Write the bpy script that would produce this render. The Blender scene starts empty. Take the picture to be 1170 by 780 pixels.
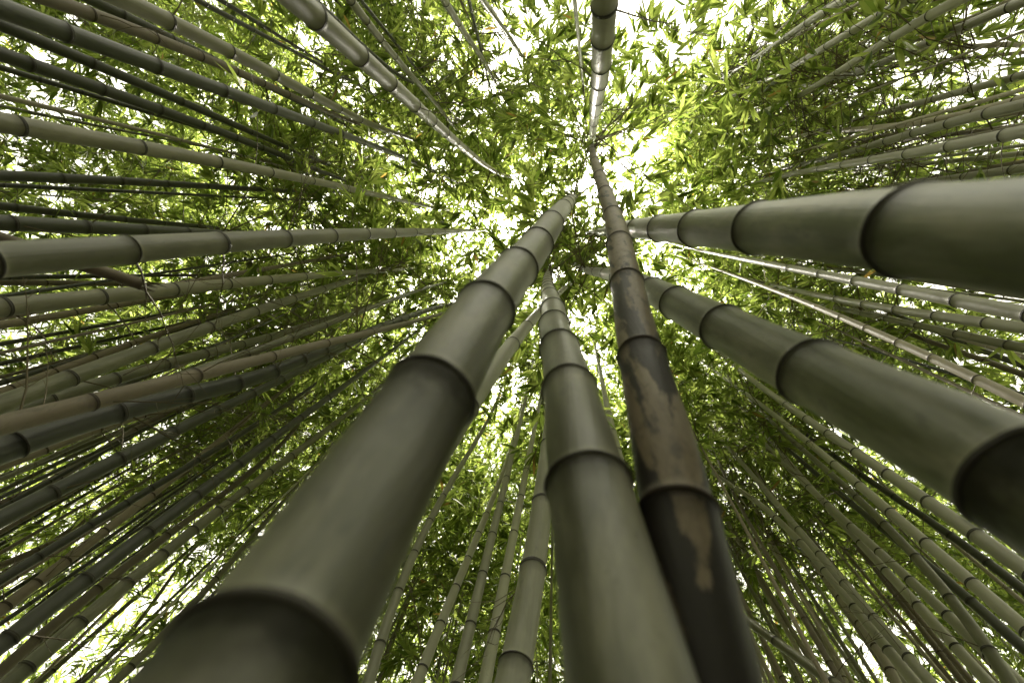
import bpy, math, random
import numpy as np
from mathutils import Vector, Matrix

random.seed(7)
rng = np.random.default_rng(7)
sc = bpy.context.scene
col = sc.collection

# ------------------------------------------------------------------ camera
PW, PH = 1170.0, 780.0            # photograph size
F = 480.0                         # focal length in photograph pixels (about 14.8 mm)
VPX, VPY = 648.0, 250.0           # where the vertical culms converge
CAMZ = 0.45
zen = np.array([(VPX - PW / 2) / F, -(VPY - PH / 2) / F, -1.0]); zen /= np.linalg.norm(zen)
xc = np.array([1.0, 0, 0]) - zen[0] * zen; xc /= np.linalg.norm(xc)
yc = np.cross(zen, xc)
RCW = np.stack([xc, yc, zen])     # rows: world axes in camera coordinates; world = RCW @ cam
CAM = np.array([0.0, 0.0, CAMZ])
cd = bpy.data.cameras.new("camera"); cam = bpy.data.objects.new("camera", cd); col.objects.link(cam)
m = Matrix([[*RCW[i], CAM[i]] for i in range(3)] + [[0, 0, 0, 1]])
cam.matrix_world = m
cd.sensor_width = 36; cd.lens = F / PW * 36
cd.clip_start = 0.01; cd.clip_end = 2000
cd.dof.use_dof = True; cd.dof.focus_distance = 3.6; cd.dof.aperture_fstop = 2.2
sc.camera = cam

# ------------------------------------------------------------------ light
_sd = RCW @ np.array([(612 - PW / 2) / F, -(300 - PH / 2) / F, -1.0]); _sd /= np.linalg.norm(_sd)   # the glare in the photograph
SUN_EL, SUN_AZ = math.asin(_sd[2]), math.atan2(_sd[0], _sd[1])
w = bpy.data.worlds.new("World"); sc.world = w; w.use_nodes = True
nt = w.node_tree; nt.nodes.clear()
sky = nt.nodes.new('ShaderNodeTexSky'); sky.sky_type = 'NISHITA'; sky.sun_disc = False
sky.sun_elevation = SUN_EL; sky.sun_rotation = SUN_AZ
sky.air_density = 1.0; sky.dust_density = 6.0; sky.ozone_density = 1.0
hsv = nt.nodes.new('ShaderNodeHueSaturation'); hsv.inputs['Saturation'].default_value = 0.04
bg = nt.nodes.new('ShaderNodeBackground'); bg.inputs['Strength'].default_value = 0.125
out = nt.nodes.new('ShaderNodeOutputWorld')
nt.links.new(sky.outputs[0], hsv.inputs['Color']); warm = nt.nodes.new('ShaderNodeMix'); warm.data_type = 'RGBA'; warm.blend_type = 'MULTIPLY'; warm.inputs[0].default_value = 1
warm.inputs[7].default_value = (1, .955, .80, 1)
nt.links.new(hsv.outputs[0], warm.inputs[6]); nt.links.new(warm.outputs[2], bg.inputs['Color'])
nt.links.new(bg.outputs[0], out.inputs[0])
sd = bpy.data.lights.new("sun", 'SUN'); sd.energy = 5.0; sd.angle = math.radians(5); sd.color = (1, .93, .80)
sun = bpy.data.objects.new("sun", sd); col.objects.link(sun)
# nishita: rotation measured from +Y clockwise
sdir = Vector((math.sin(SUN_AZ) * math.cos(SUN_EL), math.cos(SUN_AZ) * math.cos(SUN_EL), math.sin(SUN_EL)))
sun.rotation_euler = sdir.to_track_quat('Z', 'Y').to_euler()
sc.view_settings.view_transform = 'Standard'; sc.view_settings.look = 'None'
sc.view_settings.exposure = 2.65; sc.view_settings.gamma = 1.0
sc.cycles.max_bounces = 8; sc.cycles.transmission_bounces = 6; sc.cycles.diffuse_bounces = 5
sc.cycles.use_denoising = True

# ------------------------------------------------------------------ materials
def newmat(name):
    m = bpy.data.materials.new(name); m.use_nodes = True
    t = m.node_tree; t.nodes.clear()
    o = t.nodes.new('ShaderNodeOutputMaterial')
    return m, t, o
def N(t, kind, **kw):
    n = t.nodes.new(kind)
    for k, v in kw.items():
        if k in n.inputs: n.inputs[k].default_value = v
        else: setattr(n, k, v)
    return n
def ramp(t, src, stops, mode='LINEAR'):
    r = t.nodes.new('ShaderNodeValToRGB'); r.color_ramp.interpolation = mode
    e = r.color_ramp.elements
    while len(e) < len(stops): e.new(0.5)
    for i, (p, c) in enumerate(stops):
        e[i].position = p; e[i].color = (*c, 1) if len(c) == 3 else c
    t.links.new(src, r.inputs[0]); return r.outputs[0]
def mixc(t, f, a, b, mode='MIX'):
    x = t.nodes.new('ShaderNodeMix'); x.data_type = 'RGBA'; x.blend_type = mode
    L = t.links
    for s, v in ((0, f), (6, a), (7, b)):
        if isinstance(v, bpy.types.NodeSocket): L.new(v, x.inputs[s])
        elif s == 0: x.inputs[0].default_value = v
        else: x.inputs[s].default_value = (*v, 1)
    return x.outputs[2]
def mth(t, op, a, b=None, clamp=False):
    x = t.nodes.new('ShaderNodeMath'); x.operation = op; x.use_clamp = clamp
    for i, v in ((0, a), (1, b)):
        if v is None: continue
        if isinstance(v, bpy.types.NodeSocket): t.links.new(v, x.inputs[i])
        else: x.inputs[i].default_value = v
    return x.outputs[0]

def culm_mat(name, c1, c2, blotch=0.0, blotch_col=(.02, .015, .01), rough=.43, dust_light=(.23, .22, .155), band=.95, bloom_light=.8):
    m, t, o = newmat(name); L = t.links
    tc = N(t, 'ShaderNodeTexCoord'); oi = N(t, 'ShaderNodeObjectInfo')
    off = N(t, 'ShaderNodeVectorMath', operation='ADD'); L.new(tc.outputs['Object'], off.inputs[0])
    cmb = N(t, 'ShaderNodeCombineXYZ'); L.new(mth(t, 'MULTIPLY', oi.outputs['Random'], 37.0), cmb.inputs[2]); L.new(cmb.outputs[0], off.inputs[1])
    def noise(scale, detail, vs=(1, 1, 1)):
        mp = N(t, 'ShaderNodeMapping'); mp.inputs['Scale'].default_value = vs; L.new(off.outputs[0], mp.inputs[0])
        n = N(t, 'ShaderNodeTexNoise', Scale=scale, Detail=detail, Roughness=.6); L.new(mp.outputs[0], n.inputs['Vector']); return n.outputs[0]
    big = noise(3.0, 3, (1, 1, .5)); streak = noise(160, 4, (1, 1, .02)); spot = noise(45, 5, (1, 1, .5)); mid = noise(14, 4, (1, 1, .3))
    c = mixc(t, ramp(t, big, [(.35, (0, 0, 0)), (.65, (1, 1, 1))]), c1, c2)
    c = mixc(t, mth(t, 'MULTIPLY', ramp(t, streak, [(.42, (0, 0, 0)), (.75, (1, 1, 1))]), .5), c, tuple(x * .5 for x in c1))
    c = mixc(t, mth(t, 'MULTIPLY', ramp(t, mid, [(.48, (0, 0, 0)), (.66, (1, 1, 1))]), .55), c, dust_light)
    c = mixc(t, mth(t, 'MULTIPLY', ramp(t, spot, [(.62, (0, 0, 0)), (.66, (1, 1, 1))]), .5), c, tuple(x * .45 for x in c1))
    if blotch > 0:
        b0 = noise(20, 9, (1, 1, .13))
        sx = N(t, 'ShaderNodeSeparateXYZ'); L.new(tc.outputs['Object'], sx.inputs[0])
        lo = N(t, 'ShaderNodeMapRange'); L.new(sx.outputs[2], lo.inputs[0]); lo.inputs[1].default_value = .4; lo.inputs[2].default_value = 1.7; lo.inputs[3].default_value = .12 * blotch; lo.inputs[4].default_value = -.08 * blotch
        b = mth(t, 'ADD', b0, lo.outputs[0])
        c = mixc(t, ramp(t, b, [(.655 - .2 * blotch, (0, 0, 0)), (.70 - .2 * blotch, (1, 1, 1))]), c, blotch_col)
        b2 = noise(24, 5, (1, 1, .6))
        c = mixc(t, mth(t, 'MULTIPLY', ramp(t, b2, [(.55, (0, 0, 0)), (.66, (1, 1, 1))]), .6), c, blotch_col)
    # dark band fading out just under every node and a waxy line above it
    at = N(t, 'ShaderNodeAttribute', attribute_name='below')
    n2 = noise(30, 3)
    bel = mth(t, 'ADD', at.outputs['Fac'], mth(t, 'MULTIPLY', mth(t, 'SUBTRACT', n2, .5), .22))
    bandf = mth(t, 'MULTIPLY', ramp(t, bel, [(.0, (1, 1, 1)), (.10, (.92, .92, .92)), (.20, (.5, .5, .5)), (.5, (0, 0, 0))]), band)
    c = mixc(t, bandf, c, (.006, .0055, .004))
    ab = N(t, 'ShaderNodeAttribute', attribute_name='above')
    c = mixc(t, mth(t, 'MULTIPLY', ramp(t, ab.outputs['Fac'], [(.0, (1, 1, 1)), (.20, (0, 0, 0))]), .75), c, dust_light)
    # greener low down, waxy-grey higher up; dim light below and bright above painted in
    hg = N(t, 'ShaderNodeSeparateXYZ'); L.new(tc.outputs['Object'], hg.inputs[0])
    hf = N(t, 'ShaderNodeMapRange'); L.new(hg.outputs[2], hf.inputs[0]); hf.inputs[1].default_value = .6; hf.inputs[2].default_value = 3.2; hf.inputs[3].default_value = 0; hf.inputs[4].default_value = bloom_light
    c = mixc(t, hf.outputs[0], c, dust_light)
    # each culm its own shade
    hs = N(t, 'ShaderNodeHueSaturation'); L.new(c, hs.inputs['Color'])
    L.new(mth(t, 'ADD', mth(t, 'MULTIPLY', oi.outputs['Random'], .5), .75), hs.inputs['Value'])
    p = N(t, 'ShaderNodeBsdfPrincipled'); L.new(hs.outputs[0], p.inputs['Base Color'])
    L.new(mth(t, 'ADD', mth(t, 'MULTIPLY', mid, .25), rough - .12), p.inputs['Roughness'])
    L.new(mth(t, 'MULTIPLY', mth(t, 'SUBTRACT', 1.0, bandf), .55 if blotch < .5 else .2), p.inputs['Specular IOR Level'])
    bp = N(t, 'ShaderNodeBump', Strength=.45, Distance=.002); L.new(mth(t, 'ADD', streak, mth(t, 'MULTIPLY', spot, .6)), bp.inputs['Height'])
    L.new(bp.outputs[0], p.inputs['Normal']); L.new(p.outputs[0], o.inputs[0])
    return m

M = {
 'green': culm_mat('culm_green', (.043, .052, .017), (.058, .066, .024), bloom_light=.45),
 'grey': culm_mat('culm_grey_green', (.047, .048, .023), (.066, .065, .033), bloom_light=.65),
 'pale': culm_mat('culm_pale_grey', (.17, .17, .11), (.22, .215, .15), dust_light=(.33, .325, .26)),
 'dark': culm_mat('culm_dark_green', (.018, .022, .010), (.028, .031, .015), dust_light=(.06, .06, .045), bloom_light=.35),
 'brown': culm_mat('culm_brown', (.12, .088, .055), (.175, .135, .088), blotch=.3, blotch_col=(.05, .035, .022), rough=.6, dust_light=(.20, .17, .13)),
 'mottled': culm_mat('culm_mottled', (.115, .090, .056), (.20, .158, .102), blotch=.72, blotch_col=(.008, .006, .004), rough=.5, bloom_light=.25, dust_light=(.28, .245, .19)),
 'tan': culm_mat('culm_tan', (.22, .185, .125), (.28, .24, .17), rough=.55, dust_light=(.33, .30, .24), band=.7),
}
def plain(name, c, rough=.8, c2=None, scale=20):
    m, t, o = newmat(name); L = t.links
    n = N(t, 'ShaderNodeTexNoise', Scale=scale, Detail=5)
    tc = N(t, 'ShaderNodeTexCoord'); L.new(tc.outputs['Object'], n.inputs['Vector'])
    p = N(t, 'ShaderNodeBsdfPrincipled', Roughness=rough)
    L.new(mixc(t, n.outputs[0], c, c2 or tuple(x * .5 for x in c)), p.inputs['Base Color'])
    L.new(p.outputs[0], o.inputs[0]); return m
M['ring'] = plain('node_ring', (.018, .016, .011), .6, (.04, .036, .026), 60)
M['ring_brown'] = plain('node_ring_brown', (.02, .014, .009), .7, (.05, .034, .022), 60)
M['twig'] = plain('twig', (.075, .065, .030), .7, (.12, .09, .045), 9)
M['soil'] = plain('leaf_litter', (.034, .025, .016), .95, (.015, .012, .008), 3)

def leaf_mat(name, dif, trn, dif2, trn2, mixf=.55):
    m, t, o = newmat(name); L = t.links
    a = N(t, 'ShaderNodeAttribute', attribute_name='rnd')
    f = ramp(t, a.outputs['Fac'], [(0, (0, 0, 0)), (.93, (1, 1, 1))])
    d = mixc(t, f, dif, dif2); tr = mixc(t, f, trn, trn2)
    old = ramp(t, a.outputs['Fac'], [(.988, (0, 0, 0)), (.99, (1, 1, 1))], 'CONSTANT')
    d = mixc(t, old, d, (.22, .17, .06)); tr = mixc(t, old, tr, (.40, .26, .06))
    D = N(t, 'ShaderNodeBsdfPrincipled', Roughness=.45); L.new(d, D.inputs['Base Color']); D.inputs['Specular IOR Level'].default_value = .4
    T = N(t, 'ShaderNodeBsdfTranslucent'); L.new(tr, T.inputs['Color'])
    x = N(t, 'ShaderNodeMixShader'); x.inputs[0].default_value = mixf
    L.new(D.outputs[0], x.inputs[1]); L.new(T.outputs[0], x.inputs[2]); L.new(x.outputs[0], o.inputs[0]); return m
M['leaf'] = leaf_mat('bamboo_leaf', (.026, .050, .010), (.13, .21, .021), (.078, .110, .025), (.49, .585, .13))

# ------------------------------------------------------------------ geometry helpers
def ray(u, v):
    c = np.array([(u - PW / 2) / F, -(v - PH / 2) / F, -1.0])
    return RCW @ c            # world vector for unit depth
def project(p):
    c = RCW.T @ (np.asarray(p) - CAM)
    if c[2] > -1e-4: return None
    return (PW / 2 + F * c[0] / -c[2], PH / 2 - F * c[1] / -c[2], -c[2])

def mesh_from(name, V, faces=None, quads=None, smooth=True, mat=None, loops=None, starts=None, totals=None):
    me = bpy.data.meshes.new(name)
    V = np.ascontiguousarray(V, dtype=np.float32)
    if quads is not None:
        loops = np.ascontiguousarray(quads.reshape(-1), dtype=np.int32); nf = len(quads)
        k = quads.shape[1]
        starts = np.arange(nf, dtype=np.int32) * k; totals = np.full(nf, k, np.int32)
    me.vertices.add(len(V)); me.vertices.foreach_set('co', V.reshape(-1))
    me.loops.add(len(loops)); me.loops.foreach_set('vertex_index', loops)
    me.polygons.add(len(starts)); me.polygons.foreach_set('loop_start', starts); me.polygons.foreach_set('loop_total', totals)
    if smooth: me.polygons.foreach_set('use_smooth', np.ones(len(starts), bool))
    me.update(calc_edges=True)
    if mat: me.materials.append(mat)
    return me
def link(name, me, parent=None):
    o = bpy.data.objects.new(name, me); col.objects.link(o)
    if parent: o.parent = parent
    return o

def nrm(v): return v / np.maximum(np.linalg.norm(v, axis=-1, keepdims=True), 1e-9)

class Axis:
    """3-D centre line of a culm, parametrised by arc length from the ground"""
    def __init__(s, P, knots=None):
        P = np.array(P); s.P = P
        d = np.linalg.norm(np.diff(P, axis=0), axis=1); s.S = np.concatenate([[0], np.cumsum(d)])
        s.L = s.S[-1]
    def at(s, t):
        return np.stack([np.interp(t, s.S, s.P[:, k]) for k in range(3)], -1)
    def tan(s, t, e=.05):
        a = s.at(np.clip(np.asarray(t) + e, 0, s.L)) - s.at(np.clip(np.asarray(t) - e, 0, s.L))
        return a / np.linalg.norm(a, axis=-1, keepdims=True)

def catmull(P, n=14):
    P = np.array(P); out = []
    Q = np.vstack([2 * P[0] - P[1], P, 2 * P[-1] - P[-2]])
    for i in range(1, len(Q) - 2):
        a, b, c, d = Q[i - 1], Q[i], Q[i + 1], Q[i + 2]
        # centripetal parametrisation
        t0 = 0; t1 = t0 + np.linalg.norm(b - a) ** .5; t2 = t1 + np.linalg.norm(c - b) ** .5; t3 = t2 + np.linalg.norm(d - c) ** .5
        for t in np.linspace(t1, t2, n, endpoint=False):
            A1 = (t1 - t) / (t1 - t0) * a + (t - t0) / (t1 - t0) * b; A2 = (t2 - t) / (t2 - t1) * b + (t - t1) / (t2 - t1) * c
            A3 = (t3 - t) / (t3 - t2) * c + (t - t2) / (t3 - t2) * d
            B1 = (t2 - t) / (t2 - t0) * A1 + (t - t0) / (t2 - t0) * A2; B2 = (t3 - t) / (t3 - t1) * A2 + (t - t1) / (t3 - t1) * A3
            out.append((t2 - t) / (t2 - t1) * B1 + (t - t1) / (t2 - t1) * B2)
    out.append(P[-1]); return np.array(out)

ZUP = np.array([0, 0, 1.0])
def taper(z, H): return 1 - .86 * np.clip(np.asarray(z) / H, 0, 1) ** 1.35

def solve_depth(u, v, wpx, r0, H):
    r = r0; R = ray(u, v)
    for _ in range(60):
        dep = F * 2 * r / wpx; r = .7 * r + .3 * r0 * float(taper(CAMZ + dep * R[2], H))
    return CAM + dep * R
def on_line(P0, d, u, v):
    """point of the 3-D line nearest to the pixel's ray -> parameter along the line, point on the ray"""
    R = ray(u, v); w0 = P0 - CAM
    a, b, c = d @ d, d @ R, R @ R; dd, e = d @ w0, R @ w0
    den = a * c - b * b
    t = (b * e - c * dd) / den; s = (a * e - b * dd) / den
    return t, CAM + s * R

def trace_axis(pts, w0, w1, H, zend=6.6, rmax=.052):
    """near-vertical 3-D culm from its traced run in the photograph (lowest point first); returns axis points, base radius, traced points"""
    A, B = pts[0][:2], pts[-1][:2]
    R0, R1 = ray(*A), ray(*B)
    n = np.cross(R0, R1); n /= np.linalg.norm(n)
    d = ZUP - (ZUP @ n) * n; d /= np.linalg.norm(d)
    r0 = rmax
    for it in range(25):
        P0 = solve_depth(*A, w0, r0, H)
        t, PB = on_line(P0, d, *B)
        ze = PB[2]
        if t < 0 or ze > zend * 1.01: r0 *= min(.97, zend / ze) if t > 0 else .8
        else: break
    ts, offs = [], []
    for p in pts:
        t, Q = on_line(P0, d, *p[:2]); ts.append(t); offs.append((Q - (P0 + t * d)) @ n)
    ts = np.array(ts); offs = np.array(offs)
    T = max(ts[-1], .5)
    if len(pts) >= 4 and np.all(np.diff(ts) > 0):
        x = ts / T; A_ = np.stack([x * (1 - x), x * (1 - x) * (1 - 2 * x)], 1)
        k = np.linalg.lstsq(A_, offs, rcond=None)[0]
    else: k = np.zeros(2)
    def at(t):
        x = t / T; xx = np.clip(x, 0, 1)
        return P0 + t * d + n * (k[0] * xx * (1 - xx) + k[1] * xx * (1 - xx) * (1 - 2 * xx))
    return at, ts, P0, d, r0, T

plants = []
def make_axis_simple(pts, w0, w1, H=10.0, zend=6.6, rmax=.052):
    at, ts, P0, d, r0, T = trace_axis(pts, w0, w1, H, zend, rmax)
    tb = -P0[2] / d[2] if d[2] > .05 else 0
    dn = d.copy()
    low = []
    # below the frame: run down to the ground
    for k in np.linspace(0, 1, 6)[:-1]: low.append(P0 + (tb - 0.05 / d[2]) * (1 - k) * dn)
    mid = [at(t) for t in np.linspace(0, T, 24)]
    top = []
    p = mid[-1]; dd = mid[-1] - mid[-2]; dd /= np.linalg.norm(dd)
    az = rng.uniform(0, 2 * math.pi); bend = np.array([math.cos(az), math.sin(az), -.25]) * rng.uniform(.02, .05)
    while p[2] < H - .1 and len(top) < 60:
        dd = dd * .95 + ZUP * .05 + bend * (len(top) / 26); dd /= np.linalg.norm(dd)
        p = p + dd * .3; top.append(p)
        if dd[2] < .2: break
    ax = Axis(np.array(low + mid + top))
    nodes = None
    if len(pts) >= 5:
        nodes = ring_knots(ax, r0, H, [p[:2] for p in pts[1:-1]])
    return ax, r0, nodes

def ring_knots(ax, r0, H, px):
    '''arc lengths of the nodes: each ring is read off the near side of the culm, one radius closer than its axis'''
    t = np.linspace(.02, ax.L, 1500); C = ax.at(t); T = ax.tan(t); z = C[:, 2]
    v = CAM - C; v = nrm(v - (v * T).sum(1, keepdims=True) * T)
    Q = C + v * (r0 * taper(z, H))[:, None]
    c = (Q - CAM) @ RCW; ok = c[:, 2] < -1e-3
    U = PW / 2 + F * c[:, 0] / -c[:, 2]; W = PH / 2 - F * c[:, 1] / -c[:, 2]
    out = []
    for u, w_ in px:
        d = np.where(ok, (U - u) ** 2 + (W - w_) ** 2, 1e12); out.append(float(t[np.argmin(d)]))
    out = sorted(out)
    return [k for i, k in enumerate(out) if i == 0 or k - out[i - 1] > .04]

def make_axis_width(pts, r0, H=10.0):
    """big near culms: every traced point's depth comes from its measured width"""
    P = [solve_depth(*p[:3], r0, H) for p in pts]
    d0 = P[0] - P[1]; d0 /= np.linalg.norm(d0)
    d0 = d0 * .85 - ZUP * .15; d0 /= np.linalg.norm(d0)
    base = P[0] + d0 * ((P[0][2] + .05) / -d0[2])
    Q = [base] + P
    dd = P[-1] - P[-2]; dd /= np.linalg.norm(dd); p = P[-1]; top = []
    az = rng.uniform(0, 6.28); bend = np.array([math.cos(az), math.sin(az), -.2]) * .03
    while p[2] < H - .1 and len(top) < 40:
        dd = dd * .85 + ZUP * .15 + bend * (len(top) / 10); dd /= np.linalg.norm(dd); p = p + dd * .4; top.append(p)
        if dd[2] < .2: break
    n = 14
    ax = Axis(catmull(np.array(Q + top), n))
    knots = ring_knots(ax, r0, H, [p[3] if len(p) > 3 else p[:2] for p in pts[1:]])
    return ax, r0, knots

def fill_nodes(ax, r0, H, given, ratio):
    """node positions along the whole culm: the traced ones, then regular ones below and above them"""
    def step(t):
        z = ax.at(t)[2]; r = r0 * taper(z, H)
        return max(.06, ratio * 2 * r * (.55 + .45 * min(1, z / 1.2)) * (1 + .25 * min(1, z / 5)))
    if given:
        res = sorted(given)
        if len(res) > 1: dl = res[1] - res[0]; du = np.median(np.diff(res)[-3:])
        else: dl = du = step(res[0])
        t = res[0]
        while True:
            dl = max(dl * .93, .08); t -= dl
            if t < .05: break
            res.insert(0, t)
        t = res[-1]
        while True:
            du = max(du * .96, .08); t += du
            if t > ax.L - .1: break
            res.append(t)
        return res
    res = []; t = rng.uniform(.05, .2)
    while t < ax.L - .1: res.append(float(t)); t += step(t)
    return res

def culm_mesh(ax, r0, H, nodes, sides, root, wide_band_z=.6):
    S, Rm, bel, abv = [], [], [], []
    allN = [0.0] + list(nodes) + [ax.L]
    for a, b in zip(allN[:-1], allN[1:]):
        ln = b - a
        rn = r0 * float(taper(ax.at(a)[2], H))
        for k, (fr, sw) in enumerate([(0, 1.0), (min(.010 / ln, .05), .965), (.10, .975), (.3, .985), (.5, .985), (.7, .985), (.86, .99), (1 - min(.9 * rn / ln, .12), 1.0), (1 - min(.35 * rn / ln, .05), 1.02), (1 - min(.05 * rn / ln, .004), 1.045)]):
            t = a + fr * ln; r = r0 * float(taper(ax.at(t)[2], H))
            S.append(t); Rm.append(max(r, .0025) * sw)
            bel.append((b - t) / max(rn * 2, .01) / (2.6 if float(ax.at(b)[2]) < wide_band_z else 1.0)); abv.append((t - a) / max(rn * 2, .01))
    S.append(ax.L); Rm.append(.002); bel.append(1); abv.append(1)
    S = np.array(S); Rm = np.array(Rm)
    C = ax.at(S); T = ax.tan(S)
    X = np.cross(T, np.array([0, 1.0, 0])); X /= np.linalg.norm(X, axis=1, keepdims=True); Y = np.cross(T, X)
    a = np.linspace(0, 2 * math.pi, sides, endpoint=False)
    V = C[:, None] + Rm[:, None, None] * (np.cos(a)[None, :, None] * X[:, None] + np.sin(a)[None, :, None] * Y[:, None]) - root
    n = len(S); i = np.arange(n - 1)[:, None] * sides; j = np.arange(sides)[None]; jn = (j + 1) % sides
    q = np.stack([i + j, i + jn, i + sides + jn, i + sides + j], -1).reshape(-1, 4)
    me = mesh_from('culm', V.reshape(-1, 3), quads=q)
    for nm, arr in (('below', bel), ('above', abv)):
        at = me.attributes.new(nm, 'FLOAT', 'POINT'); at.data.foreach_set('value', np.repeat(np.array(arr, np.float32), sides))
    return me

RINGS = {}
def ring_mesh(kind):
    if kind in RINGS: return RINGS[kind]
    prof = [(.99, -.20), (1.04, -.15), (1.085, -.08), (1.10, -.02), (1.075, .01), (1.03, .03), (1.025, .07), (1.05, .11), (1.055, .15), (1.03, .19), (.95, .22)]
    sides = 40; V = []
    a = np.linspace(0, 2 * math.pi, sides, endpoint=False)
    for r, z in prof:
        wob = 1 + .008 * np.sin(3 * a + 1) + .006 * np.sin(7 * a)
        V.append(np.stack([r * wob * np.cos(a), r * wob * np.sin(a), np.full(sides, z) + .02 * np.sin(2 * a + .6) * 1.0], -1))
    V = np.concatenate(V); i = np.arange(len(prof) - 1)[:, None] * sides; j = np.arange(sides)[None]; jn = (j + 1) % sides
    q = np.stack([i + j, i + jn, i + sides + jn, i + sides + j], -1).reshape(-1, 4)
    RINGS[kind] = mesh_from('node_ring', V, quads=q, mat=M[kind]); return RINGS[kind]


def prisms(P0, P1, r0, r1):
    """many thin three-sided sticks"""
    T = nrm(P1 - P0); X = nrm(np.cross(T, np.array([.3, .1, .95]))); Y = np.cross(T, X)
    a = np.array([0, 2.094, 4.189])
    o = np.cos(a)[None, :, None] * X[:, None] + np.sin(a)[None, :, None] * Y[:, None]
    V = np.concatenate([P0[:, None] + o * np.reshape(r0, (-1, 1, 1)), P1[:, None] + o * np.reshape(r1, (-1, 1, 1))], 1)
    b = np.arange(len(P0))[:, None, None] * 6
    q = np.array([[0, 1, 4, 3], [1, 2, 5, 4], [2, 0, 3, 5]])[None] + b
    return V.reshape(-1, 3), q.reshape(-1, 4)

def leaves_mesh(base, d, L, wd, name='crown', sticks=None):
    """lanceolate leaves folded along the midrib and drooping at the tip"""
    n = len(base)
    up = nrm(ZUP[None] + rng.normal(0, .55, (n, 3)))
    side = nrm(np.cross(d, up)); nn = np.cross(side, d)
    L = L[:, None]; wd = wd[:, None]
    droop = rng.uniform(.02, .22, (n, 1)) * L
    p1 = base + d * L * .30; p2 = base + d * L * .66 - ZUP * droop * .45; p3 = base + d * L - ZUP * droop
    f = nn * wd * .18
    V = np.stack([base, p1 + side * wd * .5 + f, p1 - side * wd * .5 + f, p2 + side * wd * .36 + f, p2 - side * wd * .36 + f, p3, ], 1)
    b = np.arange(n, dtype=np.int32)[:, None] * 6
    loops = (np.array([0, 1, 2, 1, 3, 4, 2, 3, 5, 4], np.int32)[None] + b).reshape(-1)
    tot = np.tile(np.array([3, 4, 3], np.int32), n); st = np.concatenate([[0], np.cumsum(tot)[:-1]]).astype(np.int32)
    V = V.reshape(-1, 3); rnd = np.repeat(rng.random(n).astype(np.float32), 3); mi = np.zeros(len(tot), np.int32)
    if sticks is not None:
        sv, sq = sticks; k = len(sq)
        st = np.concatenate([st, len(loops) + 4 * np.arange(k)]).astype(np.int32); loops = np.concatenate([loops, (sq + len(V)).reshape(-1)]).astype(np.int32)
        V = np.concatenate([V, sv]); tot = np.concatenate([tot, np.full(k, 4)]).astype(np.int32)
        rnd = np.concatenate([rnd, np.zeros(k, np.float32)]); mi = np.concatenate([mi, np.ones(k, np.int32)])
    me = mesh_from(name, V, loops=loops, starts=st, totals=tot, smooth=False, mat=M['leaf'])
    me.materials.append(M['twig']); me.polygons.foreach_set('material_index', mi)
    at = me.attributes.new('rnd', 'FLOAT', 'FACE'); at.data.foreach_set('value', rnd)
    return me

def branch_mesh(P0, az, L, rad):
    '''one bare branch, with its side twigs joined on'''
    n = 9; tt = np.linspace(0, 1, n)
    o = np.array([math.cos(az), math.sin(az), 0]); rise = rng.uniform(.5, 1.1); sag = rng.uniform(.1, .5)
    P = L * (o * tt[:, None] + ZUP * (rise * tt - sag * tt ** 2)[:, None]); P[1:] += np.cumsum(rng.normal(0, .006, (n - 1, 3)), 0)
    a = [P[:-1]]; b = [P[1:]]; r0 = [rad * (1 - .8 * tt[:-1])]; r1 = [rad * (1 - .8 * tt[1:])]
    for k in range(2, n):
        for s in range(rng.integers(1, 3)):
            d = nrm(nrm(P[k] - P[k - 1]) * .8 + rng.normal(0, .6, 3)); l = rng.uniform(.08, .3) * (1 - .4 * tt[k])
            m_ = P[k] + d * l * .5; e = m_ + nrm(d + rng.normal(0, .25, 3)) * l * .5
            a += [P[k][None], m_[None]]; b += [m_[None], e[None]]; r0 += [[rad * .4], [rad * .3]]; r1 += [[rad * .3], [rad * .12]]
    V, q = prisms(np.concatenate(a), np.concatenate(b), np.concatenate(r0), np.concatenate(r1))
    return mesh_from('branch', V, quads=q, mat=M['twig'])

def clearing(P):
    """chance that a twig stands here: clumps and gaps of the real canopy"""
    x, y, z = P[:, 0], P[:, 1], P[:, 2]
    v = np.sin(x * 1.9 + 1.3 + .7 * np.sin(y * 1.1)) * np.sin(y * 2.1 + .4 + .6 * np.sin(x * 1.7 + z)) + .5 * np.sin(x * 4.3 + z * 2.2) * np.sin(y * 3.9 - z * 1.3)
    v = v + .55 * np.sin(x * 7.1 + 2 * np.sin(z * 3.1)) * np.sin(y * 6.7 + 1.5 * np.sin(x * 3.3)) * np.sin(z * 5.3 + y)
    return v

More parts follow.
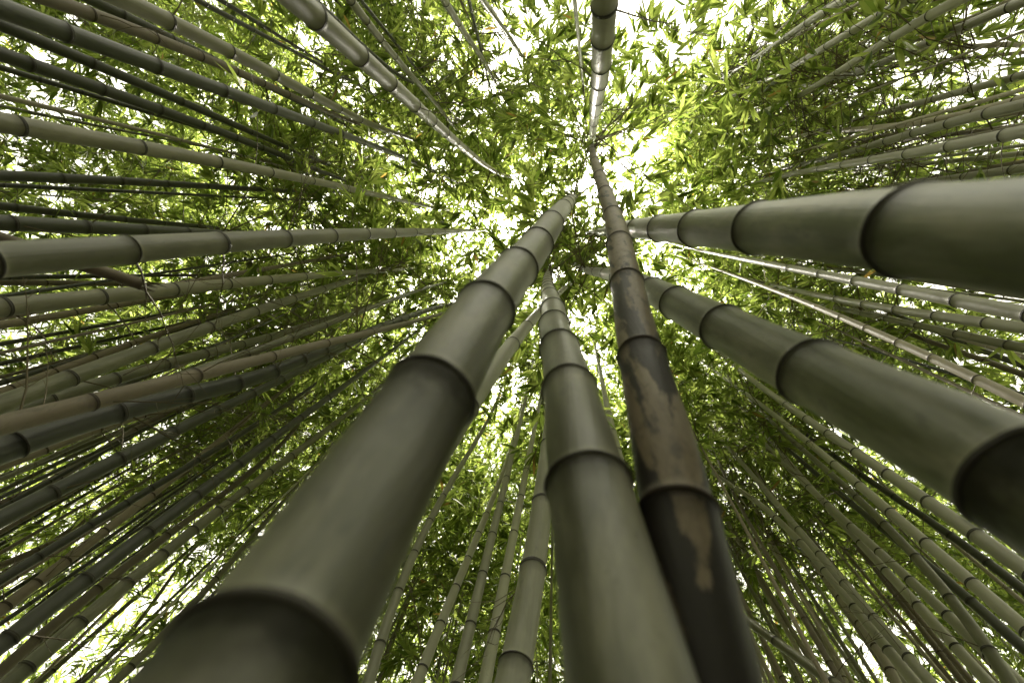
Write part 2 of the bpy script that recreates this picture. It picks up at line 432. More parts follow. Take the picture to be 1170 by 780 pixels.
def foliage(ax, r0, H, nodes, root, zc, dens=1.0, Lb=1.15):
    z = ax.at(np.array(nodes))[:, 2]
    nd = [t for t, zz in zip(nodes, z) if zz > zc]
    if not nd: nd = [ax.L * .8]
    # fill long internodes at the top with nodes' worth of branches
    ts = []
    for t in nd:
        for k in range(2): ts.append(t)
    ts = np.array(ts); ts = np.repeat(ts, 1)
    want = max(20, int(46 * dens))
    if len(ts) < want: ts = np.concatenate([ts, rng.uniform(nd[0], ax.L, want - len(ts))])
    elif len(ts) > want * 1.5: ts = rng.choice(ts, int(want * 1.5), replace=False)
    nb = len(ts); B0 = ax.at(ts)
    az = rng.uniform(0, 2 * math.pi, nb)
    hfrac = np.clip((B0[:, 2] - zc) / max(H - zc, 1), 0, 1)
    Lb_ = Lb * (1.05 - .55 * hfrac) * rng.uniform(.6, 1.25, nb)
    out_ = np.stack([np.cos(az), np.sin(az), np.zeros(nb)], -1)
    ns = 6; tt = np.linspace(0, 1, ns)
    rise = rng.uniform(.25, .85, nb)[:, None, None]
    sag = rng.uniform(.15, .65, nb)[:, None, None]
    BP = B0[:, None] + Lb_[:, None, None] * (out_[:, None] * tt[None, :, None] + ZUP * (rise * tt[None, :, None] - sag * tt[None, :, None] ** 2))
    BP[:, 1:-1] += rng.normal(0, .02, (nb, ns - 2, 3))
    rb = np.clip(.0055 * Lb_ * (r0 / .045) ** .4, .0022, .008)
    Vs, Qs = [], []; off = 0
    for k in range(ns - 1):
        V, q = prisms(BP[:, k], BP[:, k + 1], rb * (1 - .8 * tt[k]), rb * (1 - .8 * tt[k + 1])); Vs.append(V); Qs.append(q + off); off += len(V)
    # twigs
    nt_ = 20
    tw = np.sort(rng.uniform(.15, 1.0, (nb, nt_)), axis=1)
    idx = tw * (ns - 1); i0 = np.minimum(idx.astype(int), ns - 2); fr = (idx - i0)[..., None]
    ar = np.arange(nb)[:, None]
    T0 = BP[ar, i0] * (1 - fr) + BP[ar, i0 + 1] * fr; tg = nrm(BP[ar, i0 + 1] - BP[ar, i0])
    sd = nrm(np.cross(tg, ZUP[None, None])) * np.where(rng.random((nb, nt_)) < .5, -1, 1)[..., None]
    td = nrm(tg * .7 + sd * rng.uniform(.2, 1.1, (nb, nt_, 1)) + rng.normal(0, .35, (nb, nt_, 3)))
    T0 = T0.reshape(-1, 3); td = td.reshape(-1, 3)
    tl = rng.uniform(.10, .30, len(T0))
    return dict(root=root, V=Vs, Q=Qs, off=off, T0=T0, td=td, tl=tl)

def finish_foliage(f, keep):
    T0, td, tl = f['T0'][keep], f['td'][keep], f['tl'][keep]; root = f['root']
    T1 = T0 + td * tl[:, None] - ZUP * .03
    V, q = prisms(T0, T1, np.full(len(T0), .0016), np.full(len(T0), .0009))
    sticks = (np.concatenate(f['V'] + [V]) - root, np.concatenate(f['Q'] + [q + f['off']]))
    nl = 9
    k = rng.uniform(.35, 1.0, (len(T0), nl, 1)) ** .45
    b = T0[:, None] * (1 - k) + T1[:, None] * k
    ld = nrm(td[:, None] * .85 + rng.normal(0, .40, (len(T0), nl, 3)) - ZUP * .32)
    keepl = rng.random((len(T0), nl)) < rng.uniform(.4, 1.0, (len(T0), 1))
    b, ld = b[keepl], ld[keepl]
    L = np.broadcast_to(rng.uniform(.13, .27, (len(T0), 1)), keepl.shape)[keepl] * rng.uniform(.75, 1.1, len(b)); lm = leaves_mesh(b - root, ld, L, L * rng.uniform(.135, .19, len(b)), sticks=sticks)
    return lm, len(b)

# ------------------------------------------------------------------ the culms, as read off the photograph
# big near ones: (pixel x, pixel y, width) at every node
# name: (material, base radius, ratio, points, anchor phrase)
BIG = [
 ('grey', .055, [(240, 868, 265), (303, 762, 207, (300, 668)), (513, 418, 88), (572, 329, 56), (605, 290, 40), (624, 264, 31), (638, 244, 22), (650, 231, 14)], 'the broadest soft-focus culm', 'broadest grey-green bamboo, out of focus, running to the lower left of the frame'),
 ('grey', .055, [(744, 900, 184), (665, 519, 83), (645, 418, 50), (634, 378, 36), (632, 355, 27), (629, 341, 20), (626, 329, 14)], 'the stout centre culm', 'stout smooth grey-green bamboo standing upright at the bottom centre, beside the mottled brown one'),
 ('mottled', .048, [(834, 900, 138), (768, 555, 80), (728, 385, 47), (713, 307, 33), (705, 265, 25), (697, 236, 19), (689, 213, 15), (683, 195, 12), (678, 180, 9), (676, 168, 7)], 'the mottled dark brown culm', 'mottled dark brown bamboo blotched with black, right of the centre culm'),
 ('green', .055, [(1250, 276, 155), (990, 262, 88), (838, 261, 50), (775, 261, 34), (740, 261, 25), (717, 261, 18), (704, 262, 13), (692, 264, 10), (680, 266, 7)], 'the broad level culm', 'broad olive bamboo crossing the right edge level, widest in the upper half'),
 ('green', .055, [(1350, 656, 178), (1164, 546, 133, (1113, 532)), (896, 410, 67), (805, 363, 45), (757, 338, 33), (732, 326, 26), (712, 319, 19), (697, 314, 14), (686, 311, 11), (676, 310, 9)], 'the broad slanting culm', 'broad green bamboo slanting down to the lower right with a black-banded node'),
 ('pale', .046, [(692, -45, 34), (690, 21, 28), (688, 57, 24), (686, 85, 20), (683, 104, 17), (681, 121, 14), (679, 134, 11), (678, 145, 9), (677, 157, 7)], 'the pale straight top culm', 'pale straight bamboo coming down from the middle of the top edge'),
]
# all others: (material, width at the first point, width at the last, points from the frame edge inwards)
X = {'g': 'green', 'y': 'grey', 'd': 'dark', 'b': 'brown', 't': 'tan'}
THIN = [
 ('y', 50, 8, [(450, 592), (543, 457), (590, 387), (605, 367), (622, 350), (636, 338), (655, 321)]),
 # upper left
 ('d', 27, 7, [(-25, 0), (83, 40), (185, 79), (261, 105), (317, 126), (360, 142), (393, 154), (490, 193)]),
 ('b', 18, 6, [(40, -6), (111, 17), (182, 47), (234, 66), (273, 83), (303, 97), (332, 109), (400, 138)]),
 ('y', 23, 7, [(115, -12), (201, 26), (268, 62), (318, 89), (358, 109), (391, 126), (450, 152)]),
 ('d', 14, 6, [(95, -5), (190, 45), (300, 96)]),
 ('d', 17, 6, [(-20, 20), (110, 74), (211, 118), (290, 152), (363, 183)]),
 ('d', 19, 6, [(-20, 55), (40, 75), (123, 104), (187, 128), (235, 144), (332, 182)]),
 ('d', 8, 4, [(-10, 74), (70, 97), (290, 165)]),
 ('y', 26, 6, [(-30, 135), (31, 143), (168, 169), (254, 187), (313, 197), (360, 208), (398, 215), (485, 235)]),
 ('d', 14, 5, [(-20, 200), (75, 204), (142, 207), (194, 210), (239, 213), (340, 218)]),
 ('d', 6, 4, [(-10, 211), (145, 219), (330, 228)]),
 ('d', 11, 4, [(-20, 233), (88, 245), (145, 251), (190, 255), (245, 260)]),
 ('d', 21, 6, [(-30, 253), (21, 255), (104, 260), (170, 263), (260, 268)]),
 ('y', 48, 6, [(-40, 300), (159, 284), (262, 277), (333, 272), (386, 269), (423, 267), (453, 266), (477, 265), (495, 265), (545, 263)]),
 ('d', 7, 4, [(210, -8), (304, 35), (400, 93)]),
 ('d', 6, 4, [(240, -7), (304, 30), (372, 74)]),
 ('y', 33, 6, [(325, -12), (372, 26), (420, 71), (451, 102), (479, 125), (498, 142), (513, 155), (570, 198)]),
 ('y', 12, 5, [(385, -22), (421, 28), (437, 48), (454, 67), (470, 87), (507, 130)]),
 ('d', 9, 5, [(350, -8), (380, 20), (425, 62), (478, 97)]),
 ('d', 5, 3, [(412, 0), (440, 30), (480, 84)]),
 ('y', 10, 5, [(498, -18), (529, 35), (544, 57), (561, 85)]),
 ('d', 5, 3, [(532, -15), (546, 45), (556, 84)]),
 ('y', 9, 5, [(540, -15), (560, 14), (576, 34)]),
 ('y', 6, 3, [(655, -15), (664, 48), (667, 104)]),
 # upper right
 ('y', 11, 6, [(985, -10), (941, 14), (919, 29), (896, 45), (863, 66), (846, 76)]),
 ('t', 5, 3, [(1000, -5), (950, 20), (905, 43)]),
 ('y', 13, 6, [(1060, -12), (1002, 19), (971, 38), (941, 54), (919, 69), (880, 89)]),
 ('y', 14, 5, [(1120, -12), (1057, 21), (1016, 45), (985, 66), (953, 85), (931, 99), (885, 122)]),
 ('t', 5, 3, [(1085, -7), (1005, 38)]),
 ('y', 14, 5, [(1190, -6), (1147, 9), (1100, 31), (1059, 50), (1033, 62), (998, 74), (955, 89)]),
 ('t', 5, 3, [(1160, -2), (1012, 62)]),
 ('t', 7, 4, [(1180, 52), (1132, 52), (1104, 54), (1055, 55)]),
 ('b', 5, 3, [(1180, 59), (1057, 72)]),
 ('y', 11, 5, [(1185, 82), (1154, 89), (1106, 103), (1064, 114), (1026, 125), (991, 133), (950, 145)]),
 ('t', 12, 4, [(1185, 108), (1109, 131), (1068, 137), (1023, 142), (978, 149), (922, 154)]),
 ('y', 15, 5, [(1185, 116), (1078, 142), (1040, 154), (1009, 163), (978, 171), (912, 189)]),
 ('b', 8, 4, [(1185, 124), (1102, 141), (1010, 155)]),
 ('y', 17, 5, [(1190, 146), (1139, 156), (1078, 170), (1030, 176), (991, 183), (960, 190), (933, 194), (912, 197), (865, 209)]),
 ('b', 7, 4, [(1185, 142), (1133, 149), (1035, 160)]),
 ('y', 8, 4, [(1185, 174), (1088, 182), (1050, 188)]),
 ('b', 8, 4, [(1185, 183), (1116, 194), (1056, 205)]),
 ('y', 12, 5, [(1185, 190), (1151, 196), (1097, 202), (1054, 209), (1000, 217)]),
 # right
 ('y', 21, 5, [(1200, 364), (1167, 358), (1085, 343), (1024, 329), (972, 321), (933, 311), (898, 305), (872, 300), (850, 297), (829, 292), (800, 286)]),
 ('y', 16, 5, [(1190, 377), (1121, 367), (1064, 359), (1019, 354), (983, 347), (952, 341), (926, 335), (880, 325)]),
 ('t', 15, 4, [(1200, 474), (1113, 431), (1062, 406), (1023, 390), (986, 374), (957, 362), (929, 348), (901, 338), (870, 326), (812, 305)]),
 ('g', 6, 4, [(1080, 322), (1012, 314), (938, 306)]),
 ('d', 9, 4, [(1190, 425), (1133, 404), (1102, 392), (1064, 376), (1020, 358)]),
 ('b', 9, 4, [(1190, 435), (1106, 404), (1040, 382)]),
 ('g', 13, 5, [(1190, 402), (1110, 386), (1040, 370)]),
 ('d', 6, 4, [(1180, 454), (1005, 404), (950, 386)]),
 # lower right
 ('y', 22, 6, [(1200, 672), (1107, 610), (1054, 570), (1009, 538), (974, 513), (943, 492), (919, 475), (896, 459), (863, 440), (832, 411)]),
 ('y', 16, 6, [(1200, 645), (1102, 576), (1047, 541), (1002, 511), (965, 489), (905, 452)]),
 ('y', 20, 6, [(1210, 752), (1170, 718), (1106, 662), (1054, 616), (1014, 581), (978, 552), (950, 527), (922, 504), (905, 490), (881, 471), (850, 448)]),
 ('g', 17, 6, [(1175, 812), (1126, 738), (1080, 680), (1042, 633), (1009, 595), (978, 564), (905, 505), (870, 470)]),
 ('d', 13, 5, [(1190, 690), (1126, 638), (1081, 610), (1019, 565), (960, 525)]),
 ('d', 15, 7, [(1195, 762), (1154, 726), (1102, 680), (1060, 645)]),
 ('y', 17, 5, [(1180, 795), (1081, 697), (1036, 659), (1000, 628), (969, 598), (943, 574), (921, 555), (900, 532), (860, 492)]),
 ('y', 16, 6, [(1155, 808), (1088, 735), (1045, 688), (1009, 648), (981, 617), (943, 576), (905, 532)]),
 ('y', 15, 5, [(1085, 804), (1033, 747), (995, 702), (962, 662), (934, 629), (910, 602), (889, 579), (874, 557), (853, 536), (822, 500)]),
 ('y', 15, 5, [(1062, 800), (1012, 738), (972, 690), (940, 648), (912, 616), (884, 590), (845, 560)]),
 ('b', 9, 4, [(970, 795), (950, 752), (919, 704), (888, 659), (870, 624), (844, 572), (820, 525)]),
 ('t', 8, 4, [(975, 800), (940, 725), (919, 683), (898, 648), (868, 592)]),
 ('g', 5, 3, [(915, 790), (870, 693), (843, 636)]),
 ('y', 6, 3, [(943, 800), (905, 731), (858, 648)]),
 ('t', 12, 6, [(1032, 795), (997, 735), (981, 707), (957, 680), (930, 640)]),
 ('g', 15, 11, [(975, 798), (919, 756), (857, 711), (800, 668)]),
 ('t', 5, 3, [(895, 790), (862, 712), (838, 655)]),
 ('b', 9, 5, [(1112, 795), (1033, 690), (985, 630)]),
 ('b', 8, 4, [(1120, 792), (1054, 714), (1000, 650)]),
 ('t', 5, 3, [(880, 790), (853, 720), (828, 655)]),
 ('y', 6, 3, [(1000, 800), (944, 720), (900, 655)]),
 ('t', 5, 3, [(925, 795), (885, 715), (852, 650)]),
 ('t', 7, 4, [(986, 800), (942, 735), (905, 680)]),
 # bottom centre
 ('y', 15, 5, [(421, 780), (435, 730), (452, 669), (477, 629), (494, 593), (508, 564), (539, 510), (567, 459)]),
 ('y', 15, 5, [(468, 800), (484, 759), (506, 709), (522, 667), (536, 635), (548, 607), (556, 584), (572, 548), (588, 495)]),
 ('y', 17, 5, [(517, 800), (539, 709), (553, 652), (563, 607), (572, 572), (579, 543), (588, 510), (602, 447)]),
 ('y', 18, 5, [(549, 805), (567, 719), (577, 655), (588, 605), (596, 565), (601, 534), (607, 510), (619, 447)]),
 ('b', 6, 3, [(430, 790), (445, 742), (465, 690), (479, 650)]),
 ('y', 46, 16, [(578, 815), (591, 745), (612, 638), (620, 565), (628, 500), (634, 452)]),
 ('y', 20, 5, [(760, 700), (740, 624), (714, 553), (705, 511), (698, 490), (695, 470), (691, 452), (688, 431), (682, 405)]),
 # left
 ('y', 25, 6, [(-20, 353), (14, 350), (123, 340), (204, 329), (265, 324), (311, 319), (351, 315), (377, 314), (440, 309)]),
 ('d', 7, 4, [(-10, 317), (120, 313), (245, 314)]),
 ('b', 9, 5, [(-10, 322), (118, 326), (230, 326)]),
 ('b', 11, 8, [(-20, 375), (45, 364), (150, 346)]),
 ('b', 6, 3, [(270, 313), (311, 301), (400, 290)]),
 ('g', 25, 5, [(-20, 470), (88, 431), (178, 395), (244, 371), (296, 355), (339, 340), (372, 329), (440, 307)]),
 ('b', 12, 4, [(-15, 455), (66, 424), (111, 407), (150, 393), (187, 378), (227, 367), (280, 348)]),
 ('g', 21, 6, [(-25, 485), (64, 454), (137, 431), (194, 414), (239, 404), (280, 392), (330, 378)]),
 ('g', 21, 5, [(-20, 506), (225, 421), (285, 402), (336, 386), (375, 373), (404, 357), (432, 348), (500, 325)]),
 ('mb', 27, 6, [(-20, 491), (111, 457), (230, 428), (315, 405), (377, 392), (428, 378), (466, 369), (525, 352)]),
 ('d', 36, 7, [(-30, 527), (31, 506), (144, 466), (221, 450), (320, 421)]),
 ('g', 9, 4, [(-15, 552), (50, 527), (138, 492), (185, 471)]),
 ('b', 12, 4, [(-15, 583), (14, 572), (69, 543), (119, 513), (208, 466)]),
 ('d', 23, 5, [(-20, 603), (66, 560), (142, 522), (204, 492), (251, 466), (292, 447), (325, 431), (377, 407), (440, 372)]),
 ('b', 13, 5, [(-15, 538), (21, 525), (60, 510), (150, 478)]),
 ('d', 6, 3, [(-10, 628), (104, 555), (165, 525)]),
 ('d', 6, 3, [(-10, 618), (100, 548), (200, 498)]),
 ('b', 9, 4, [(-15, 652), (52, 624), (149, 576), (230, 530)]),
 ('d', 13, 4, [(-15, 672), (48, 633), (107, 600), (149, 574), (176, 555), (228, 523), (263, 501), (308, 476), (346, 449), (400, 404)]),
 ('b', 15, 5, [(-15, 708), (45, 662), (80, 640), (121, 603), (176, 564), (230, 520), (280, 480)]),
 ('d', 23, 4, [(-20, 752), (104, 659), (175, 605), (230, 564), (275, 527), (313, 499), (346, 475), (377, 452), (400, 435), (432, 414), (465, 387)]),
 ('b', 15, 5, [(-20, 785), (45, 728), (114, 669), (194, 610), (260, 560), (350, 470)]),
 ('g', 22, 4, [(-20, 806), (97, 709), (149, 662), (190, 629), (225, 603), (253, 581), (284, 558), (310, 536), (335, 518), (380, 487), (430, 445)]),
 ('b', 6, 3, [(20, 800), (114, 704), (180, 640)]),
 ('b', 7, 4, [(60, 800), (163, 704), (204, 648), (240, 610)]),
 ('y', 12, 5, [(108, 800), (190, 721), (242, 666), (300, 600)]),
 ('b', 6, 3, [(135, 797), (235, 690), (290, 628)]),
 ('d', 7, 4, [(-10, 740), (60, 678), (150, 606), (215, 552)]),
 ('b', 6, 3, [(-10, 690), (90, 628), (190, 560)]),
 ('d', 6, 4, [(-10, 395), (120, 372), (260, 345)]),
 ('d', 6, 4, [(-10, 418), (100, 392), (240, 362)]),
]
STUB = [(95, 303, 13), (128, 312, 13), (163, 325, 12)]
# ------------------------------------------------------------------ setting
def disc_ground():
    n = 96; V = [(0, 0, 0)]; rad = [1, 2, 4, 7, 11, 16, 25, 50, 120, 400]
    for k, r in enumerate(rad):
        for i in range(n):
            a = 2 * math.pi * i / n; V.append((r * math.cos(a), r * math.sin(a), .03 * math.sin(r * 1.7 + 3 * a) if r < 60 else 0))
    loops, st, tot = [], [], []
    for i in range(n):
        st.append(len(loops)); loops += [0, 1 + i, 1 + (i + 1) % n]; tot.append(3)
    for k in range(len(rad) - 1):
        for i in range(n):
            j = (i + 1) % n; a = 1 + k * n; st.append(len(loops)); loops += [a + i, a + n + i, a + n + j, a + j]; tot.append(4)
    return mesh_from('ground', V, loops=np.array(loops, np.int32), starts=np.array(st, np.int32), totals=np.array(tot, np.int32), mat=M['soil'])
g = link('ground', disc_ground()); g['kind'] = 'structure'

# ------------------------------------------------------------------ bamboos
NLEAF = 0
pending = []
def edge_cross(ax):
    """where the culm leaves the frame, as a distance clockwise round it from the top left corner"""
    prev = None
    for t in np.linspace(ax.L, 0, 500):
        p = project(ax.at(t))
        if p is None: break
        ins = 0 <= p[0] <= PW and 0 <= p[1] <= PH
        if prev is not None and not ins and prev[2]:
            x, y = min(max(p[0], 0), PW), min(max(p[1], 0), PH)
            if p[1] < 0: return x
            if p[0] > PW: return PW + y
            if p[1] > PH: return PW + PH + (PW - x)
            return 2 * PW + PH + (PH - y)
        prev = (p[0], p[1], ins)
    return None

def build(ax, r0, H, nodes, mat, w_edge, zc, dens, label=None, anchor=None, Lb=1.4, crown=True, name='bamboo', bare=0, wide_band_z=.6):
    global NLEAF
    root = bpy.data.objects.new(name, None); col.objects.link(root)
    base = ax.at(0.0); base = np.array([base[0], base[1], 0.0]); root.location = base
    root.empty_display_size = .1
    root['category'] = 'bamboo'; root['group'] = 'bamboo plants of the grove'
    sides = 64 if w_edge > 60 else 36 if w_edge > 24 else 20 if w_edge > 12 else 12
    me = culm_mesh(ax, r0, H, nodes, sides, base, wide_band_z); me.materials.append(M[mat])
    culm = link('culm', me, root)
    brown = mat in ('brown', 'mottled', 'tan')
    # rings at the nodes large enough to see
    k = 0
    for t in nodes:
        P = ax.at(t); pr = project(P)
        if pr is None: continue
        r = r0 * float(taper(P[2], H)); wp = 2 * r * F / pr[2]
        if wp < 6.5 or k >= 30: continue
        if not (-60 < pr[0] < PW + 60 and -60 < pr[1] < PH + 60): continue
        o = link('node_ring', ring_mesh('ring_brown' if brown else 'ring'), culm)
        T = Vector(ax.tan(t)); q = T.to_track_quat('Z', 'Y') @ Vector((0, 0, 1)).rotation_difference(Vector((0, 0, 1)))
        o.location = Vector(P - base); o.rotation_mode = 'QUATERNION'; o.rotation_quaternion = q
        o.scale = (r, r, r * 1.15 if wp < 30 else r * .5); k += 1
    if crown:
        pending.append((root, foliage(ax, r0, H, nodes, base, zc, dens, Lb)))
    # bare dark branches from the nodes under the crown
    if bare and crown:
        low = [t for t in nodes if (1.1 if w_edge < 60 else 3.4) < ax.at(t)[2] < zc + .8]
        low = [t for t in low if (lambda q: q is not None and 0 < q[0] < PW and 0 < q[1] < PH)(project(ax.at(t)))]
        rng.shuffle(low)
        for t in low[:bare]:
            P = ax.at(t); r = r0 * float(taper(P[2], H))
            o = link('branch', branch_mesh(P, rng.uniform(0, 6.28), rng.uniform(.35, .9), max(.0022, r * .11)), root); o.location = Vector(P - base)
    plants.append(dict(root=root, mat=mat, w=w_edge, s=edge_cross(ax), label=label, anchor=anchor, base=base))
    return root

DENS = 1.0; TARGET = 335.0
for mat, r0, pts, anchor, label in BIG:
    ax, r0, kn = make_axis_width(pts, r0)
    nodes = fill_nodes(ax, r0, 10.0, kn, 4)
    build(ax, r0, 10.0, nodes, mat, max(p[2] for p in pts), 4.6, DENS, label, anchor, bare=5, wide_band_z=1.05 if anchor in ('the broadest soft-focus culm', 'the broad slanting culm') else .6)
# the crowded far clump at the lower right, and a few more slender stems between the traced ones
for k in range(20):
    x0 = 872 + k * 15.5 + rng.uniform(-5, 5); f = rng.uniform(.30, .42)
    x1, y1 = x0 + (VPX + rng.uniform(-25, 25) - x0) * f, 792 + (VPY - 792) * f
    THIN.append((random.choice('ttybyg'), rng.uniform(5, 8), 3.2, [(x0, 792), (x1, y1)]))
for x0, y0 in [(-8, 120), (-8, 300), (-8, 340), (-8, 405), (-8, 440), (-8, 565), (-8, 600), (-8, 675), (-8, 718), (-8, 770), (35, 788), (85, 788), (165, 788), (1178, 100), (1178, 165), (1178, 340), (1178, 410), (1178, 480), (1178, 500), (1178, 640), (1178, 695), (1178, 750)]:
    f = rng.uniform(.35, .55); THIN.append((random.choice('dbyg') if x0 < 500 else random.choice('tbyg'), rng.uniform(4.5, 8), 3.2, [(x0, y0), (x0 + (VPX - x0) * f, y0 + (VPY + rng.uniform(-20, 20) - y0) * f)]))
for k in range(16):
    y0 = 430 + k * 23 + rng.uniform(-7, 7); f = rng.uniform(.3, .5)
    THIN.append((random.choice('dbdg'), rng.uniform(4.5, 8), 3.2, [(-8, y0), (-8 + (VPX + 8) * f, y0 + (VPY + rng.uniform(-25, 25) - y0) * f)]))
for mk, w0, w1, pts in THIN:
    mat = {'mb': 'brown'}.get(mk) or X[mk]
    if mk == 'y' and (pts[0][0] > 420): mat = 'pale'
    H = 10.0
    ax, r0, kn = make_axis_simple(pts, w0 * .93, w1, H)
    nodes = fill_nodes(ax, r0, H, kn, rng.uniform(4.2, 5.6) * (1 + .8 * max(0, (.03 - r0) / .03)))
    at = ax.at(ax.L)
    zB = trace_z = None
    p = pts[-1]; R = ray(*p[:2])
    # height at which the photograph loses the culm in the leaves
    best = min(np.linspace(0, ax.L, 300), key=lambda t: (lambda q: 1e9 if q is None else abs(q[0] - p[0]) + abs(q[1] - p[1]))(project(ax.at(t))))
    zB = ax.at(best)[2]
    build(ax, r0, H, nodes, mat, w0, float(np.clip(zB * .92, 3.4, 5.8)), DENS, bare=9 if (pts[0][0] < 100 and pts[0][1] > 150) else 3 if pts[0][0] > 1000 else 2)

# more of the grove behind them, thin with distance
have = np.array([p['base'][:2] for p in plants])
tries = 0; nf = 0
while nf < 110 and tries < 4000:
    tries += 1
    a = rng.uniform(0, 2 * math.pi); rr = rng.uniform(3.0, 10.5); x, y = rr * math.cos(a), rr * math.sin(a)
    q = project((x, y, 5.0))
    if q is None or not (-150 < q[0] < PW + 150 and -150 < q[1] < PH + 150): continue
    if np.min(np.hypot(have[:, 0] - x, have[:, 1] - y)) < .6: continue
    if math.hypot(q[0] - VPX, q[1] - VPY) < (150 if q[1] < VPY else 240): continue
    have = np.vstack([have, [x, y]]); nf += 1
    H = rng.uniform(8.5, 10.5); r0 = rng.uniform(.013, .024)
    lean = rng.normal(0, .035, 2); cv = rng.normal(0, .006, 2)
    z = np.linspace(-.05, H - .1, 40)
    ax = Axis(np.stack([x + lean[0] * z + cv[0] * z ** 2, y + lean[1] * z + cv[1] * z ** 2, z], 1))
    build(ax, r0, H, fill_nodes(ax, r0, H, None, rng.uniform(5, 8)), random.choice(['grey', 'pale', 'green', 'tan', 'brown', 'dark']), 2 * r0 * F / 8, (rng.uniform(2.4, 4.0) if rr > 5 else 4.8), DENS)

for u, v in [(1125, 35), (1060, 95), (1155, 105), (1095, 160), (985, 20), (25, 600), (85, 670), (20, 730), (130, 610), (60, 30)]:
    R = ray(u, v); x, y = (CAM + R * (4.4 / R[2]))[:2]; H = 9.5; r0 = .013
    lean = rng.normal(0, .03, 2); z = np.linspace(-.05, H - .1, 40)
    ax = Axis(np.stack([x + lean[0] * z, y + lean[1] * z, z], 1))
    build(ax, r0, H, fill_nodes(ax, r0, H, None, 7), random.choice(['grey', 'tan', 'green']), 2 * r0 * F / 8, 4.0, DENS)

# a dead broken culm leaning among the others on the left
def broken_culm():
    tip = solve_depth(163, 325, 12, .028, 10); q = CAM + ray(-60, 253) * 1.62
    dd = (tip - q) / np.linalg.norm(tip - q)
    b0 = q - dd * (q[2] / dd[2]) if dd[2] > .1 else q
    ax = Axis(np.linspace(b0, tip, 30)); r = .028
    nodes = list(np.arange(.2, ax.L - .05, .27))
    root = bpy.data.objects.new('broken_bamboo', None); col.objects.link(root); base = np.array([b0[0], b0[1], 0]); root.location = base
    root['category'] = 'dead bamboo'; root['label'] = 'broken dead tan bamboo with a splintered end, slanting behind the stout level culm'
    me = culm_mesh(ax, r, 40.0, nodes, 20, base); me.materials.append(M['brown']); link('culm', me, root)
    # splinters at the break
    n = 7; a = np.linspace(0, 6.28, n, endpoint=False); X_ = nrm(np.cross(dd, ZUP)); Y_ = np.cross(dd, X_)
    o = (np.cos(a)[:, None] * X_ + np.sin(a)[:, None] * Y_) * r * .8
    V, qd = prisms(tip - dd * .04 + o, tip + dd * rng.uniform(.02, .10, (n, 1)) + o * 1.1, np.full(n, .007), np.full(n, .001))
    link('splintered_end', mesh_from('splintered_end', V - base, quads=qd, mat=M['brown']), root)
broken_culm()

# crowns compete for light: the leaf layer over any square metre of ground is limited
ALL = np.concatenate([f['T0'] for _, f in pending])
CELL = .6; G = 60
def cell(P): return tuple(np.clip(((P[:, k] / CELL) + G / 2).astype(int), 0, G - 1) for k in (0, 1))
Hg = np.zeros((G, G)); np.add.at(Hg, cell(ALL), 1)
Hs = Hg.copy()
for _ in range(2): Hs = (Hs * 2 + np.roll(Hs, 1, 0) + np.roll(Hs, -1, 0) + np.roll(Hs, 1, 1) + np.roll(Hs, -1, 1)) / 6
dens_m2 = np.maximum(Hs, .5) / CELL ** 2
for root, f in pending:
    T = f['T0']; dd = dens_m2[cell(T)]
    rho = np.hypot(T[:, 0], T[:, 1])
    lim = TARGET * (np.clip(.62 + rho * .2, 0, 1) + np.clip(rho - 1.5, 0, 6) * .08)
    v = clearing(T)
    keep = rng.random(len(T)) < np.minimum(1, lim / dd) * np.clip(.9 + .62 * v, .12, 1.5)
    lm, n = finish_foliage(f, keep); NLEAF += n
    link('crown', lm, root)

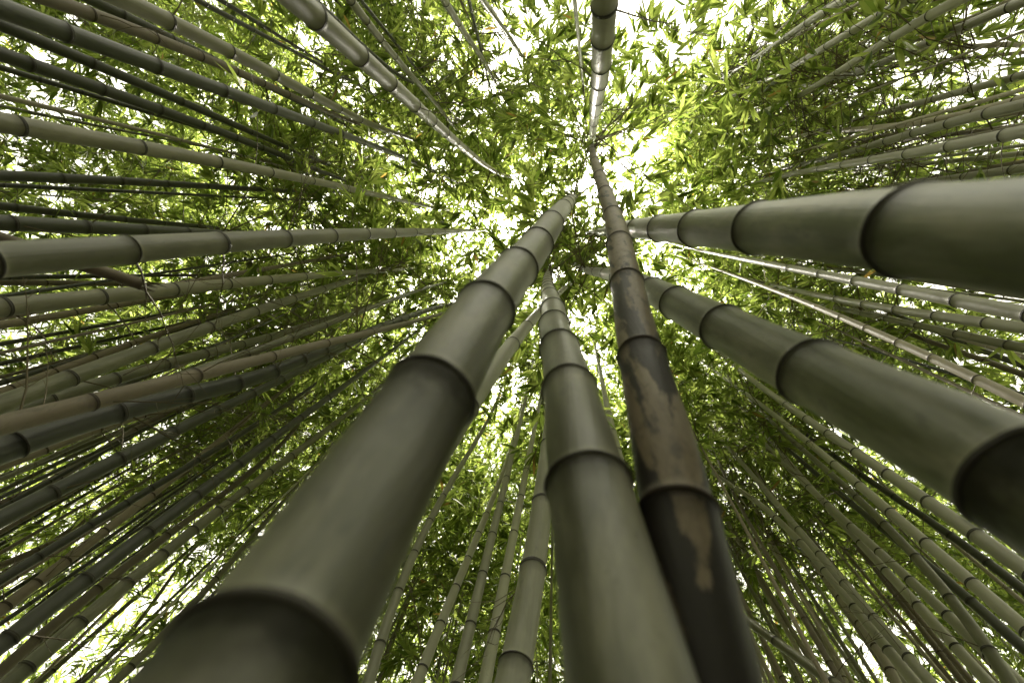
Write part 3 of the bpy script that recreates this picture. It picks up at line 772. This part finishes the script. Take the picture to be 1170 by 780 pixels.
# ------------------------------------------------------------------ the grove going on all round, beyond what can be told apart
def thicket():
    n = 125000
    a = rng.uniform(0, 2 * math.pi, n); r = rng.uniform(11.5, 16, n); z = rng.beta(1.1, 1.4, n) * 9.5 + .1
    P = np.stack([r * np.cos(a), r * np.sin(a), z], 1)
    d = nrm(rng.normal(0, 1, (n, 3)) - ZUP * .4)
    L = rng.uniform(.16, .34, n)
    o = link('far_foliage', leaves_mesh(P, d, L, L * .24, 'far_foliage')); o['kind'] = 'stuff'
    o['label'] = 'dense mass of bamboo leaves closing the grove all round'; o['category'] = 'foliage'
thicket()

# ------------------------------------------------------------------ labels
COLW = {'green': 'green', 'grey': 'grey-green', 'dark': 'dark green', 'brown': 'brown', 'tan': 'pale tan', 'mottled': 'mottled brown', 'pale': 'pale grey'}
def sizew(w): return 'stout' if w > 22 else 'medium' if w > 13 else 'slim' if w > 8 else 'thin' if w > 4 else 'hair-thin'
PER = 2 * (PW + PH)
anch = [(p['s'], p['anchor']) for p in plants if p['anchor'] and p['s'] is not None]
anch += [(0.0, 'the top left corner'), (PW, 'the top right corner'), (PW + PH, 'the bottom right corner'), (2 * PW + PH, 'the bottom left corner')]
oth = sorted([p for p in plants if not p['label'] and p['s'] is not None], key=lambda p: p['s'])
ORD = ['', 'first', 'second', 'third', 'fourth', 'fifth', 'sixth', 'seventh', 'eighth', 'ninth', 'tenth', 'eleventh', 'twelfth', 'thirteenth', 'fourteenth', 'fifteenth', 'sixteenth', 'seventeenth', 'eighteenth', 'nineteenth', 'twentieth'] + ['%dth' % k for k in range(21, 99)]
# runs of culms between two landmarks on the frame's rim; same-coloured ones are counted on their own
anch.sort()
for p in oth:
    nxt = [a for a in anch if a[0] > p['s']]; prv = [a for a in anch if a[0] <= p['s']]
    A = prv[-1] if prv else anch[-1]; B = nxt[0] if nxt else (anch[0][0] + PER, anch[0][1])
    mem = [q for q in oth if A[0] <= q['s'] < B[0] and q['mat'] == p['mat'] and sizew(q['w']) == sizew(p['w'])]
    i = mem.index(p) + 1; j = len(mem) - i + 1
    if i <= j: p['label'] = '%s %s bamboo, %s of this kind clockwise from %s' % (sizew(p['w']), COLW[p['mat']], ORD[i], A[1])
    else: p['label'] = '%s %s bamboo, %s of this kind anticlockwise from %s' % (sizew(p['w']), COLW[p['mat']], ORD[j], B[1])
for p in plants:
    if not p['label']: p['label'] = 'leafy bamboo whose culm stays outside the photograph'
    p['root']['label'] = p['label']
